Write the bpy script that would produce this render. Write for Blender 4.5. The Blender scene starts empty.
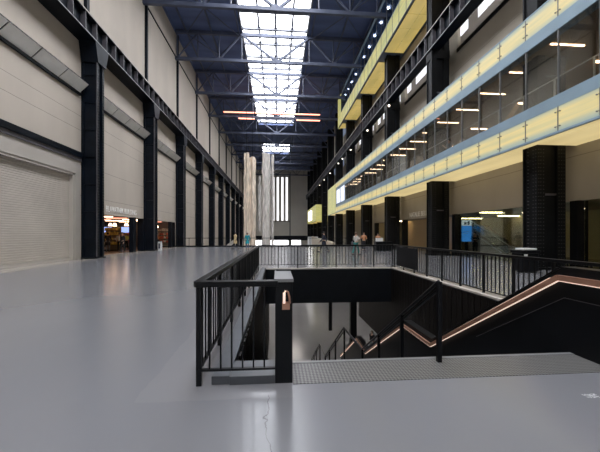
import bpy, bmesh, math, random
from mathutils import Vector, Matrix
random.seed(7)
sc = bpy.context.scene
COL = sc.collection
PH = math.atan(23/300.)
H = 1.59

# ------------------------------------------------------------------ materials
def mat(name, col, rough=.6, metal=0., emit=None, es=0., spec=.5):
    m = bpy.data.materials.new(name); m.use_nodes = True
    b = m.node_tree.nodes['Principled BSDF']
    b.inputs['Base Color'].default_value = (*col, 1)
    b.inputs['Roughness'].default_value = rough
    b.inputs['Metallic'].default_value = metal
    b.inputs['Specular IOR Level'].default_value = spec
    if emit:
        b.inputs['Emission Color'].default_value = (*emit, 1)
        b.inputs['Emission Strength'].default_value = es
    return m
def nz(m, scale=3., amt=.25, detail=4, stretch=(1, 1, 1), bump=0., rough_amt=0., base=None):
    """multiply the base colour by a procedural noise; optional bump"""
    nt = m.node_tree; N = nt.nodes; L = nt.links
    b = N['Principled BSDF']
    tc = N.new('ShaderNodeTexCoord'); mp = N.new('ShaderNodeMapping')
    mp.inputs['Scale'].default_value = stretch
    L.new(tc.outputs['Object'], mp.inputs['Vector'])
    n = N.new('ShaderNodeTexNoise'); n.inputs['Scale'].default_value = scale; n.inputs['Detail'].default_value = detail
    L.new(mp.outputs['Vector'], n.inputs['Vector'])
    r = N.new('ShaderNodeMapRange'); r.inputs['From Min'].default_value = .3; r.inputs['From Max'].default_value = .7
    r.inputs['To Min'].default_value = 1-amt; r.inputs['To Max'].default_value = 1+amt
    L.new(n.outputs['Fac'], r.inputs['Value'])
    mx = N.new('ShaderNodeVectorMath'); mx.operation = 'MULTIPLY'
    c = b.inputs['Base Color'].default_value
    mx.inputs[0].default_value = c[:3]
    L.new(r.outputs['Result'], mx.inputs[1]); L.new(mx.outputs['Vector'], b.inputs['Base Color'])
    if bump:
        bp = N.new('ShaderNodeBump'); bp.inputs['Strength'].default_value = bump; bp.inputs['Distance'].default_value = .02
        L.new(n.outputs['Fac'], bp.inputs['Height']); L.new(bp.outputs['Normal'], b.inputs['Normal'])
    if rough_amt:
        r2 = N.new('ShaderNodeMapRange'); rv = b.inputs['Roughness'].default_value
        r2.inputs['From Min'].default_value = .3; r2.inputs['From Max'].default_value = .7
        r2.inputs['To Min'].default_value = rv-rough_amt; r2.inputs['To Max'].default_value = rv+rough_amt
        L.new(n.outputs['Fac'], r2.inputs['Value']); L.new(r2.outputs['Result'], b.inputs['Roughness'])
    return m, mx
M = {}
def math_node(nt, op, a, b=None, c=None):
    n = nt.nodes.new('ShaderNodeMath'); n.operation = op
    for i, v in enumerate((a, b, c)):
        if v is None: continue
        if hasattr(v, 'is_output'): nt.links.new(v, n.inputs[i])
        else: n.inputs[i].default_value = v
    return n.outputs[0]
def mixcol(nt, fac, a, b):
    n = nt.nodes.new('ShaderNodeMix'); n.data_type = 'RGBA'
    for sock, v in ((n.inputs[0], fac), (n.inputs[6], a), (n.inputs[7], b)):
        if hasattr(v, 'is_output'): nt.links.new(v, sock)
        elif isinstance(v, tuple): sock.default_value = (*v, 1)
        else: sock.default_value = v
    return n.outputs[2]

# polished concrete of the bridge, with a newer slab round the stairwell, a crack and scuffs
def floor_material():
    m = mat('polished_concrete', (.168, .169, .182), .21)
    m, mx = nz(m, .55, .06, 3, (1, .5, 1))
    nt = m.node_tree; N = nt.nodes; L = nt.links; b = N['Principled BSDF']
    tc = N.new('ShaderNodeTexCoord'); sp = N.new('ShaderNodeSeparateXYZ'); L.new(tc.outputs['Object'], sp.inputs[0])
    x, y = sp.outputs['X'], sp.outputs['Y']
    n = N.new('ShaderNodeTexNoise'); n.inputs['Scale'].default_value = 2.6; n.inputs['Detail'].default_value = 8
    L.new(tc.outputs['Object'], n.inputs['Vector'])
    f = n.outputs['Fac']
    n2 = N.new('ShaderNodeTexNoise'); n2.inputs['Scale'].default_value = 55; n2.inputs['Detail'].default_value = 2
    L.new(tc.outputs['Object'], n2.inputs['Vector'])
    jit = math_node(nt, 'MULTIPLY', math_node(nt, 'SUBTRACT', f, .5), .22)
    # newer slab
    xs = math_node(nt, 'ADD', x, math_node(nt, 'MULTIPLY', jit, .5)); ys = math_node(nt, 'ADD', y, math_node(nt, 'MULTIPLY', jit, .5))
    slab = math_node(nt, 'MULTIPLY', math_node(nt, 'GREATER_THAN', xs, -1.36), math_node(nt, 'GREATER_THAN', ys, 2.93))
    slab = math_node(nt, 'MULTIPLY', slab, math_node(nt, 'LESS_THAN', x, .17))
    c = mixcol(nt, math_node(nt, 'MULTIPLY', slab, .45), mx.outputs['Vector'], (.205, .20, .21))
    # paler strip of floor along the shutters
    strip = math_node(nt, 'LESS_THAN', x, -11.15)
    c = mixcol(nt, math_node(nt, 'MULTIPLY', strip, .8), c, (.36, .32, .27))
    # crack running toward the viewer from the newel
    xc = math_node(nt, 'ADD', x, math_node(nt, 'MULTIPLY', jit, 1.3))
    cr = math_node(nt, 'LESS_THAN', math_node(nt, 'ABSOLUTE', math_node(nt, 'ADD', xc, .07)), .0035)
    cr = math_node(nt, 'MULTIPLY', cr, math_node(nt, 'MULTIPLY', math_node(nt, 'LESS_THAN', y, 2.98), math_node(nt, 'GREATER_THAN', y, 1.2)))
    c = mixcol(nt, cr, c, (.045, .045, .05))
    # white scuffs
    dx = math_node(nt, 'ABSOLUTE', math_node(nt, 'SUBTRACT', x, 3.08)); dy = math_node(nt, 'ABSOLUTE', math_node(nt, 'SUBTRACT', y, 2.72))
    sc_ = math_node(nt, 'MULTIPLY', math_node(nt, 'LESS_THAN', dx, .07), math_node(nt, 'LESS_THAN', dy, .035))
    sc_ = math_node(nt, 'MULTIPLY', sc_, math_node(nt, 'GREATER_THAN', n2.outputs['Fac'], .52))
    c = mixcol(nt, sc_, c, (.6, .6, .6))
    L.new(c, b.inputs['Base Color'])
    return m
M['floor'] = floor_material()

def panel_material(name, col, seams):
    m = mat(name, col, .75); m, mx = nz(m, .5, .07, 5, (1, 1, .4))
    nt = m.node_tree; N = nt.nodes; L = nt.links; b = N['Principled BSDF']
    tc = N.new('ShaderNodeTexCoord'); sp = N.new('ShaderNodeSeparateXYZ'); L.new(tc.outputs['Object'], sp.inputs[0])
    n = N.new('ShaderNodeTexNoise'); n.inputs['Scale'].default_value = 1.2; n.inputs['Detail'].default_value = 6
    L.new(tc.outputs['Object'], n.inputs['Vector'])
    z = math_node(nt, 'ADD', sp.outputs['Z'], math_node(nt, 'MULTIPLY', math_node(nt, 'SUBTRACT', n.outputs['Fac'], .5), .05))
    c = mx.outputs['Vector']; acc = None
    for s in seams:
        k = math_node(nt, 'LESS_THAN', math_node(nt, 'ABSOLUTE', math_node(nt, 'SUBTRACT', z, s)), .014)
        acc = k if acc is None else math_node(nt, 'MAXIMUM', acc, k)
    if acc is not None:
        c = mixcol(nt, math_node(nt, 'MULTIPLY', acc, .55), c, (.06, .055, .05))
    L.new(c, b.inputs['Base Color'])
    return m
M['wall'] = panel_material('left_wall_render', (.50, .437, .375), (4.05, 6.02, 8.2, 9.1))
M['wall_end'] = nz(mat('end_wall', (.74, .70, .62), .8), .2, .06)[0]
M['wall_right'] = panel_material('right_wall_panel', (.40, .35, .28), (5.05, 12.2, 13.6))
M['upper'] = nz(mat('upper_wall', (.45, .412, .37), .8), .3, .07, 4, (1, 1, .3))[0]
M['shutter'] = nz(mat('shutter_metal', (.52, .465, .41), .5, .0), .7, .08)[0]
M['frame_beige'] = nz(mat('frame_beige', (.44, .40, .36), .6), .7, .06)[0]
M['steel'] = nz(mat('blue_black_steel', (.0035, .006, .011), .42, spec=.16), 1.5, .35)[0]
M['steel_r'] = nz(mat('black_steel_warm', (.0048, .0052, .006), .45, spec=.16), 1.5, .3)[0]
M['rivet'] = mat('rivet_head', (.06, .06, .06), .4)
M['steel_mid'] = nz(mat('lighter_steel', (.075, .07, .08), .45), 2, .3)[0]  # lighter steel; on the girder stiffeners it paints in bright light
M['truss'] = nz(mat('grey_blue_truss_steel', (.075, .088, .14), .5), 1, .2)[0]
M['roof'] = nz(mat('dark_blue_roof_boarding', (.10, .135, .27), .8), .6, .25, 3, (.2, 1, 1))[0]
M['black'] = nz(mat('black_paint', (.0042, .0052, .007), .45, spec=.2), 2, .25)[0]
M['rail'] = nz(mat('black_rail_metal', (.004, .0045, .006), .33, spec=.22), 3, .2)[0]
M['curb'] = nz(mat('dark_grey_curb', (.05, .055, .065), .38), 3, .2)[0]
M['capgrey'] = nz(mat('grey_cap_metal', (.16, .16, .165), .35), 3, .12)[0]
M['railgrey'] = mat('pale_grey_rail', (.5, .49, .46), .35)
M['boards'] = nz(mat('dark_timber_boards', (.008, .0062, .0055), .5, spec=.2), 2, .35, 4, (1, 8, .3))[0]
M['copper'] = nz(mat('copper_handrail', (.50, .27, .19), .35, .55), 3, .15)[0]
M['led'] = mat('warm_led_strip', (.8, .6, .5), .4, 0, (.95, .70, .58), .85)
M['sky'] = mat('skylight_glass', (.8, .85, .95), .3, 0, (.92, .95, 1.), 11.5)
M['daylit'] = mat('daylit_window', (.8, .8, .85), .3, 0, (1., .98, 1.), 5.0)
M['bar'] = mat('glazing_bar', (.16, .165, .19), .5)
M['slate'] = nz(mat('blue_grey_band', (.25, .345, .42), .35), 1, .08)[0]
M['slate_dark'] = nz(mat('dark_grey_glass_band', (.10, .125, .17), .3), 1, .1)[0]
M['brownwall'] = nz(mat('gallery_wall', (.20, .17, .14), .8), .4, .12)[0]
M['inner'] = nz(mat('gallery_interior_dark', (.34, .27, .19), .7), .4, .2)[0]
M['tan'] = nz(mat('tan_lobby_wall', (.55, .40, .22), .7), .4, .08)[0]
M['upper_inner'] = nz(mat('blue_grey_interior', (.30, .35, .45), .7), .4, .1)[0]
M['spot_strong'] = mat('bright_downlight', (.9, .9, .9), .4, 0, (1., .88, .8), 22.)
M['lampshop'] = mat('shop_lamp', (.9, .8, .7), .4, 0, (1., .66, .42), 7.)
M['slit'] = mat('slit_daylight', (.8, .8, .85), .3, 0, (1., .98, 1.), 1.5)
M['lampfill'] = mat('added_fill_glow', (.9, .9, .9), .4, 0, (1., .93, .85), 42.)  # glow of the lamps added below the deck
M['pane'] = mat('clerestory_pane', (.7, .7, .75), .3, 0, (.95, .95, 1.), .75)  # emission stands in for reflections on the window glass
M['olive'] = nz(mat('olive_lobby_wall', (.40, .35, .22), .6), .4, .15)[0]
M['timber'] = nz(mat('timber_shop_floor', (.20, .12, .07), .45), 1, .2, 4, (1, 6, 1))[0]
M['lampw'] = mat('warm_white_lamp', (.9, .8, .7), .4, 0, (1., .72, .52), 8.)
M['lampy'] = mat('yellow_white_lamp', (.9, .85, .7), .4, 0, (1., .76, .42), 16.)
M['lampo'] = mat('orange_tube_lamp', (.9, .5, .4), .4, 0, (1., .34, .22), 2.6)
M['spot'] = mat('spot_lens', (.9, .9, .9), .4, 0, (1., .85, .72), 4.)
M['louvre'] = nz(mat('grey_louvre_panel', (.95, .93, .90), .45), 1.5, .08, 5)[0]
M['textile'] = nz(mat('pale_fibre', (.82, .70, .58), .9), 2.2, .30, 6, (2, 2, .35), .5)[0]
M['textile_g'] = nz(mat('grey_white_fibre', (.72, .68, .65), .9), 2.2, .30, 6, (2, 2, .35), .5)[0]
M['white'] = mat('white_paint', (.7, .7, .7), .5)
M['screen_b'] = mat('blue_screen', (.05, .2, .5), .3, 0, (.05, .27, .85), 1.0)
M['screen_w'] = mat('white_screen', (.6, .6, .7), .3, 0, (.75, .82, .95), .9)
M['shopblue'] = mat('pale_blue_screen', (.3, .4, .6), .3, 0, (.33, .46, .95), 1.2)
M['goods_y'] = mat('yellow_goods', (.7, .5, .12), .6); M['goods_r'] = mat('red_goods', (.55, .12, .06), .6)
M['goods_w'] = mat('cream_goods', (.6, .52, .4), .6); M['goods_k'] = mat('dark_goods', (.05, .05, .06), .6)
M['skin'] = mat('skin', (.50, .30, .21), .55); M['hair'] = mat('dark_hair', (.03, .02, .015), .6); M['hair_b'] = mat('brown_hair', (.12, .07, .04), .6)
M['eye'] = mat('eye_dark', (.02, .02, .02), .3)
M['letter'] = mat('white_lettering', (.92, .9, .87), .6)
for k, c in dict(navy=(.02, .025, .045), blackc=(.012, .012, .015), cream=(.55, .52, .48), tealc=(.02, .16, .15), tanc=(.66, .52, .30),
                 orange=(.50, .22, .10), turq=(.015, .30, .36), greyc=(.25, .27, .3), denim=(.05, .08, .14), lime=(.5, .55, .1)).items():
    M[k] = nz(mat('cloth_'+k, c, .85), 6, .2)[0]
def glass(name, tint, fac=.86, refl=.05):
    m = bpy.data.materials.new(name); m.use_nodes = True
    nt = m.node_tree; N = nt.nodes; L = nt.links
    N.remove(N['Principled BSDF']); out = N['Material Output']
    t = N.new('ShaderNodeBsdfTransparent'); t.inputs[0].default_value = (*tint, 1)
    g = N.new('ShaderNodeBsdfGlossy'); g.inputs['Roughness'].default_value = .03; g.inputs[0].default_value = (.9, .95, 1, 1)
    lw = N.new('ShaderNodeLayerWeight'); lw.inputs['Blend'].default_value = .25
    f = math_node(nt, 'MULTIPLY_ADD', lw.outputs['Fresnel'], .55, refl)
    mx = N.new('ShaderNodeMixShader'); L.new(f, mx.inputs[0]); L.new(t.outputs[0], mx.inputs[1]); L.new(g.outputs[0], mx.inputs[2])
    L.new(mx.outputs[0], out.inputs[0]); return m
M['glass'] = glass('balcony_glass', (.93, .91, .85), refl=.01)
M['glass_b'] = glass('upper_balcony_glass', (.62, .70, .82), refl=.04)
M['glass_g'] = glass('greenish_lobby_glass', (.80, .84, .76), refl=.01)
# back-lit fascia glass: brighter where the tubes sit behind it, softly mottled
def lit(name, c1, c2, s, axis_scale=(1, .35, 6), centres=None):
    m = mat(name, c1, .35, 0, c1, s); nt = m.node_tree; N = nt.nodes; L = nt.links; b = N['Principled BSDF']
    b.inputs['Base Color'].default_value = (.12, .135, .13, 1)
    tc = N.new('ShaderNodeTexCoord'); mp = N.new('ShaderNodeMapping'); mp.inputs['Scale'].default_value = axis_scale
    L.new(tc.outputs['Object'], mp.inputs['Vector'])
    n = N.new('ShaderNodeTexNoise'); n.inputs['Scale'].default_value = .8; n.inputs['Detail'].default_value = 2
    L.new(mp.outputs['Vector'], n.inputs['Vector'])
    r = N.new('ShaderNodeMapRange'); r.inputs['From Min'].default_value = .35; r.inputs['From Max'].default_value = .65
    L.new(n.outputs['Fac'], r.inputs['Value'])
    c = mixcol(nt, r.outputs['Result'], c2, c1)
    if centres:
        sp = N.new('ShaderNodeSeparateXYZ'); L.new(tc.outputs['Object'], sp.inputs[0]); acc = None
        for cz, hw in centres:
            q = math_node(nt, 'DIVIDE', math_node(nt, 'ABSOLUTE', math_node(nt, 'SUBTRACT', sp.outputs['Z'], cz)), hw)
            acc = q if acc is None else math_node(nt, 'MINIMUM', acc, q)
        q = N.new('ShaderNodeMapRange'); q.interpolation_type = 'SMOOTHSTEP'; q.inputs['From Min'].default_value = .35; q.inputs['From Max'].default_value = 1.05
        L.new(acc, q.inputs['Value']); c = mixcol(nt, q.outputs['Result'], c, (.34, .40, .33))
    L.new(c, b.inputs['Emission Color'])
    return m
M['lit_low'] = lit('backlit_yellow_glass', (.82, .63, .23), (.62, .53, .24), .86, centres=((.55, .46), (4.82, .44)))
M['lit_end'] = lit('backlit_end_glass', (.66, .62, .22), (.52, .52, .22), .85)
M['lit_up'] = lit('backlit_yellow_green_glass', (.62, .55, .14), (.42, .42, .13), .80)
M['soffit_low'] = lit('backlit_pale_soffit', (.78, .62, .30), (.64, .50, .23), .84, (1, .3, 1))
M['soffit_up'] = lit('backlit_yellow_soffit', (.58, .42, .12), (.42, .32, .09), .85, (1, .3, 1))
# raised-diamond tactile plate
def tactile():
    m = mat('diamond_pattern_plate', (.30, .30, .31), .38, .3); nt = m.node_tree; N = nt.nodes; L = nt.links; b = N['Principled BSDF']
    tc = N.new('ShaderNodeTexCoord'); mp = N.new('ShaderNodeMapping'); mp.inputs['Rotation'].default_value = (0, 0, math.radians(45))
    L.new(tc.outputs['Object'], mp.inputs['Vector'])
    ch = N.new('ShaderNodeTexChecker'); ch.inputs['Scale'].default_value = 36
    L.new(mp.outputs['Vector'], ch.inputs['Vector'])
    L.new(mixcol(nt, ch.outputs['Fac'], (.075, .072, .072), (.20, .195, .19)), b.inputs['Base Color'])
    bp = N.new('ShaderNodeBump'); bp.inputs['Strength'].default_value = .5; bp.inputs['Distance'].default_value = .004
    L.new(ch.outputs['Fac'], bp.inputs['Height']); L.new(bp.outputs['Normal'], b.inputs['Normal'])
    return m
M['tactile'] = tactile()

# ------------------------------------------------------------------ builders
ORG = {}
class MB:
    def __init__(s): s.v = []; s.f = []
    def add(s, vs, fs):
        n = len(s.v); s.v += [tuple(v) for v in vs]; s.f += [tuple(i+n for i in f) for f in fs]; return s
    def box(s, x0, x1, y0, y1, z0, z1):
        x0, x1 = sorted((x0, x1)); y0, y1 = sorted((y0, y1)); z0, z1 = sorted((z0, z1))
        return s.add([(x, y, z) for x in (x0, x1) for y in (y0, y1) for z in (z0, z1)],
                     [(0, 1, 3, 2), (4, 6, 7, 5), (0, 4, 5, 1), (2, 3, 7, 6), (0, 2, 6, 4), (1, 5, 7, 3)])
    def bar(s, p, q, w, h, up=(0, 0, 1)):
        p = Vector(p); q = Vector(q); d = (q-p).normalized(); u = Vector(up)
        if abs(d.dot(u)) > .98: u = Vector((0, 1, 0))
        a = d.cross(u).normalized()*w/2; b = a.cross(d).normalized()*h/2
        vs = [p-a-b, p+a-b, p+a+b, p-a+b, q-a-b, q+a-b, q+a+b, q-a+b]
        return s.add(vs, [(3, 2, 1, 0), (4, 5, 6, 7), (0, 1, 5, 4), (1, 2, 6, 5), (2, 3, 7, 6), (3, 0, 4, 7)])
    def tube(s, pts, r, n=8):
        pts = [Vector(p) for p in pts]; rings = []
        rs = r if isinstance(r, (list, tuple)) else [r]*len(pts)
        vs = []; fs = []
        for i, p in enumerate(pts):
            d = (pts[min(i+1, len(pts)-1)]-pts[max(i-1, 0)]).normalized()
            u = Vector((0, 0, 1)) if abs(d.z) < .9 else Vector((1, 0, 0))
            a = d.cross(u).normalized(); b = a.cross(d)
            vs += [p+(a*math.cos(t)+b*math.sin(t))*rs[i] for t in [2*math.pi*k/n for k in range(n)]]
        for i in range(len(pts)-1):
            for k in range(n):
                fs.append((i*n+k, i*n+(k+1) % n, (i+1)*n+(k+1) % n, (i+1)*n+k))
        fs += [tuple(range(n))[::-1], tuple((len(pts)-1)*n+k for k in range(n))]
        return s.add(vs, fs)
    def prism(s, poly, x0, x1):
        """poly in (y,z), extruded along x"""
        n = len(poly)
        vs = [(x0, y, z) for y, z in poly]+[(x1, y, z) for y, z in poly]
        return s.add(vs, [tuple(range(n)), tuple(range(n, 2*n))[::-1]]+[(i, i+n, (i+1) % n+n, (i+1) % n) for i in range(n)])
    def ball(s, c, r, n=10, sx=1, sy=1, sz=1):
        vs = []; fs = []; m = n//2+1
        for i in range(1, m):
            t = math.pi*i/m
            for k in range(n):
                a = 2*math.pi*k/n; vs.append((c[0]+r*sx*math.sin(t)*math.cos(a), c[1]+r*sy*math.sin(t)*math.sin(a), c[2]+r*sz*math.cos(t)))
        top = len(vs); vs += [(c[0], c[1], c[2]+r*sz), (c[0], c[1], c[2]-r*sz)]
        for k in range(n): fs.append((top, k, (k+1) % n)); fs.append((top+1, (m-2)*n+(k+1) % n, (m-2)*n+k))
        for i in range(m-2):
            for k in range(n): fs.append((i*n+k, (i+1)*n+k, (i+1)*n+(k+1) % n, i*n+(k+1) % n))
        return s.add(vs, fs)
    def build(s, name, m, parent=None, org=None, smooth=False, bevel=0):
        o_ = ORG[parent.name] if parent is not None else Vector(org or (0, 0, 0))
        me = bpy.data.meshes.new(name)
        me.from_pydata([tuple(Vector(v)-o_) for v in s.v], [], s.f)
        bm = bmesh.new(); bm.from_mesh(me); bmesh.ops.recalc_face_normals(bm, faces=bm.faces); bm.to_mesh(me); bm.free()
        me.materials.append(M[m])
        if smooth: me.polygons.foreach_set('use_smooth', [True]*len(me.polygons))
        o = bpy.data.objects.new(name, me); COL.objects.link(o)
        if parent is not None: o.parent = parent
        else: o.location = o_
        ORG[o.name] = o_
        if bevel:
            b = o.modifiers.new('bevel', 'BEVEL'); b.width = bevel; b.segments = 2; b.limit_method = 'ANGLE'
        return o
def box(x0, x1, y0, y1, z0, z1): return MB().box(x0, x1, y0, y1, z0, z1)
def tag(o, label, cat, group=None, kind=None):
    o['label'] = label; o['category'] = cat
    if group: o['group'] = group
    if kind: o['kind'] = kind
    return o
def thing(name, label, cat, loc, group=None):
    o = bpy.data.objects.new(name, None); o.empty_display_size = .2; COL.objects.link(o); o.location = loc
    ORG[o.name] = Vector(loc); return tag(o, label, cat, group)
def struct(o): o['kind'] = 'structure'; return o
def copy_thing(root, loc, label, group=None, rz=None, skip=()):
    def rec(o, parent):
        c = o.copy(); COL.objects.link(c); c.parent = parent
        for ch in o.children:
            if ch.name.split('.')[0] not in skip: rec(ch, c)
        return c
    c = rec(root, None); c.location = loc; c['label'] = label
    if rz is not None: c.rotation_euler = (0, 0, rz)
    if group: c['group'] = group
    ORG[c.name] = Vector(loc)
    return c
ORD = ['nearest', 'second nearest', 'third nearest', 'fourth nearest', 'fifth nearest', 'sixth nearest', 'seventh nearest', 'eighth nearest',
       'ninth nearest', 'tenth nearest', 'eleventh nearest', 'twelfth nearest']

# ------------------------------------------------------------------ room shell
WL, WR, YE, YB = -12.5, 13.2, 119., -22.
ROOF, LOW = 26.9, -7.
X0, X1, Y0, Y1 = -.5, 5.25, 3.7, 13.5       # stairwell opening
f = MB()
f.box(-23, X0, YB, 38, -1.5, 0).box(X1, 26, YB, 38, -1.5, 0).box(X0, X1, YB, Y0, -1.5, 0).box(X0, X1, Y1, 38, -1.5, 0)
struct(f.build('floor', 'floor'))
struct(box(-23, 26, YB, YE, LOW-.3, LOW).build('floor', 'floor'))
# left wall
LC = [20.1+9*k for k in range(-4, 11)]
w = MB()
w.box(WL-.5, WL, YB, 12.7, 0, 26.4)                         # behind / beside the frame
w.box(WL-.5, WL, 12.7, 19.6, 5.35, 26.4).box(WL-.5, WL, 19.6, 20.9, 0, 26.4)
w.box(WL-.5, WL, 20.9, 29.2, 3.02, 26.4).box(WL-.5, WL, 29.2, 29.9, 0, 26.4)
w.box(WL-.5, WL, 29.9, 37.9, 3.02, 26.4).box(WL-.5, WL, 37.9, YE, LOW, 26.4)
w.box(WL-.5, WL, YB, 37.9, LOW, -1.5)
struct(w.build('wall_left', 'wall'))
w = MB()   # end wall with openings for the four slits and the low windows
slits = [(-1.85, -1.05), (-.08, .72), (1.72, 2.52), (3.45, 4.25)]
xs = WL-.5
for a, b in slits:
    w.box(xs, a, YE, YE+.5, 6.9, 24.1); xs = b
w.box(xs, 14, YE, YE+.5, 6.9, 24.1)
w.box(WL-.5, 14, YE, YE+.5, 24.1, 27).box(WL-.5, 14, YE, YE+.5, -.9, 6.9)
w.box(WL-.5, 14, YE, YE+.5, LOW, -3.4).box(WL-.5, -9, YE, YE+.5, -3.4, -.9).box(4.4, 5.8, YE, YE+.5, -3.4, -.9).box(9.4, 14, YE, YE+.5, -3.4, -.9)
struct(w.build('wall_end', 'wall_end'))
struct(box(WL-.5, 14, YB-.5, YB, LOW, 27).build('wall_back', 'wall_end'))
n_ = 1
for a, b in slits:
    struct(box(a, b, YE+.1, YE+.15, 6.9, 24.1).build('window_%d' % n_, 'slit')); n_ += 1
for a, b in ((-9, 4.4), (5.8, 9.4)):
    struct(box(a, b, YE+.1, YE+.15, -3.4, -.9).build('window_%d' % n_, 'daylit')); n_ += 1
t = MB().box(5.0, 5.3, YE-.2, YE, -3.5, 26).box(-12.5, 13.2, YE-.6, YE-.003, -.9, .9)
struct(t.build('trim_1', 'steel'))
struct(MB().box(-2.9, 5, YE-.08, YE-.003, 24.1, 24.5).box(-2.9, 5, YE-.08, YE-.003, 6.3, 6.9).build('trim_2', 'upper'))
# right wall
w = MB(); T = .4
RC = [12.35+9*k for k in range(-4, 12)]
w.box(WR, WR+T, YB, 3.0, 0, 5.5)
w.box(WR, WR+T, 3.0, 40.1, 3.05, 5.84)                      # lintel panels above the lobby openings
w.box(WR, WR+T, 40.1, 62.5, -7, 5.84)
w.box(WR, WR+T, YB, 3.0, 5.5, 6.05)
w.box(WR, WR+T, YB, 62.5, 9.95, 15.1).box(WR, WR+T, YB, 62.5, 17.6, 21.0)
w.box(WR, WR+T, 62.5, YE, LOW, 15.1).box(WR, WR+T, 62.5, YE, 17.6, 26.4).box(WR, WR+T, YB, 38, LOW, -1.5)
w.box(WR, WR+T, YB, 62.5, 25.0, 26.4)
for y in RC: w.box(WR, WR+T, y-.3 if y > 0 else y-1.4, y+.9, 15.1, 17.6)
struct(w.build('wall_right', 'wall_right'))
# roof with an opening for the long skylight
SX0, SX1 = -4.3, 3.75
r = MB().box(WL-.5, SX0, YB, YE+.5, ROOF, ROOF+.3).box(SX1, WR+1, YB, YE+.5, ROOF, ROOF+.3).box(SX0, SX1, 70, 85, ROOF, ROOF+.3).box(SX0, SX1, 95, YE+.5, ROOF, ROOF+.3)
r.box(WL-.5, WL+.0, YB, YE, 26.4, ROOF).box(WR, WR+.5, YB, YE, 26.4, ROOF)
struct(r.build('ceiling', 'roof'))
wn = n_
sky = struct(box(SX0, SX1, YB, 70, ROOF+.75, ROOF+.8).build('window_%d' % wn, 'sky'))
struct(box(SX0, SX1, 85, 95, ROOF+.75, ROOF+.8).build('window_%d' % (wn+1), 'sky'))
g = MB()
g.box(SX0-.15, SX0, YB, 112, ROOF-.1, ROOF+.9).box(SX1, SX1+.15, YB, 112, ROOF-.1, ROOF+.9)
for x in (-2.26, -.17, 1.91): g.box(x-.13, x+.13, YB, 112, ROOF+.55, ROOF+.75)
y = 11.1
while y < 112:
    g.box(SX0, SX1, y-.15, y+.15, ROOF+.40, ROOF+.75); y += 3.0
gb = g.build('window_frame', 'bar'); gb.parent = sky

# bay-0 shutter, its frame, the dark beam above
d = MB(); z = .12
prof = []
nsl = 44; hz = 5.2/nsl
for i in range(nsl):
    prof += [(-12.78, .05+i*hz), (-12.735, .05+i*hz+.006), (-12.725, .05+i*hz+hz*.5), (-12.735, .05+i*hz+hz-.012)]
vs = [(x, y, z) for y in (12.75, 19.45) for x, z in prof]; n = len(prof)
d.add(vs, [(i, i+1, i+1+n, i+n) for i in range(n-1)])
sh = struct(d.build('door_1', 'shutter'))
fr = MB().box(-12.95, -12.5, 12.62, 12.75, 0, 5.35).box(-12.95, -12.5, 19.45, 19.62, 0, 5.35).box(-12.95, -12.5, 12.62, 19.62, 5.22, 5.36)
o = fr.build('door_frame', 'frame_beige'); o.parent = sh
o = box(-12.8, -12.66, 12.75, 19.45, 0, .16).build('bottom_rail', 'frame_beige'); o.parent = sh
struct(MB().box(-12.5, -12.46, 19.62, 20.05, 0, 6.2).box(-12.5, -12.46, 12.2, 19.62, 5.36, 6.2).build('trim_3', 'frame_beige'))
struct(box(-12.5, -12.3, 12., 20.1, 6.42, 6.74).build('trim_4', 'steel'))
struct(MB().box(-13.0, -12.47, 29.12, 29.2, 0, 3.02).box(-13.0, -12.47, 37.82, 37.9, 0, 3.02).build('trim_15', 'steel'))
struct(box(-12.5, -12.42, 9, YE-1, 23.42, 23.56).build('trim_14', 'steel'))
struct(box(-12.5, -12.38, 12., 20.1, 6.2, 6.42).build('trim_5', 'steel_mid'))

# stairwell lining
s = MB()
s.box(X0-.12, X0, Y0, 13.5, -1.6, -.004).box(X0-.12, X0, Y0, 19, LOW+2, -1.6)                      # left side boards
for k in range(58): s.box(X0, X0+.02, Y0+.06+k*.26, Y0+.20+k*.26, LOW+2, -.02 if k < 37 else -1.6)
struct(s.build('trim_6', 'boards'))
struct(box(X0-.12, X1+.1, Y1-.06, Y1+.1, -1.52, -.003).build('trim_7', 'black'))
s = MB().box(X1, X1+.1, 2.6, 18.9, -3.66, -.003)
for k in range(60): s.box(X1-.004, X1, 3.2+.02+k*.26, 3.2+.25+k*.26, -3.66, -.03)
struct(s.build('trim_8', 'boards'))
struct(box(X0, X1, Y0-.12, Y0-.02, -1.5, -.02).build('trim_9', 'black'))
c = MB().box(-.69, -.5, 3.22, 13.5, 0, .09).box(-.5, -.02, 3.20, 3.6, 0, .09)
struct(c.build('trim_10', 'curb', bevel=.006))
struct(MB().box(-.69, 5.4, 13.5, 13.72, 0, .05).box(5.25, 5.62, 2.0, 13.72, 0, .05).build('trim_11', 'frame_beige'))
# deck edges seen from below
struct(box(WL, WR, 37.98, 38.1, -1.5, .12).build('trim_12', 'steel'))
tp = box(.17, 3.9, 3.17, 3.66, 0, .006).build('tactile_plate', 'tactile', org=(2, 3.4, 0))
tag(tp, 'pale metal warning plate with raised diamond pattern across the stair top', 'floor plate')
struct(box(.17, 3.9, 3.66, 3.72, -.02, .012).build('trim_13', 'capgrey'))

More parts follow.
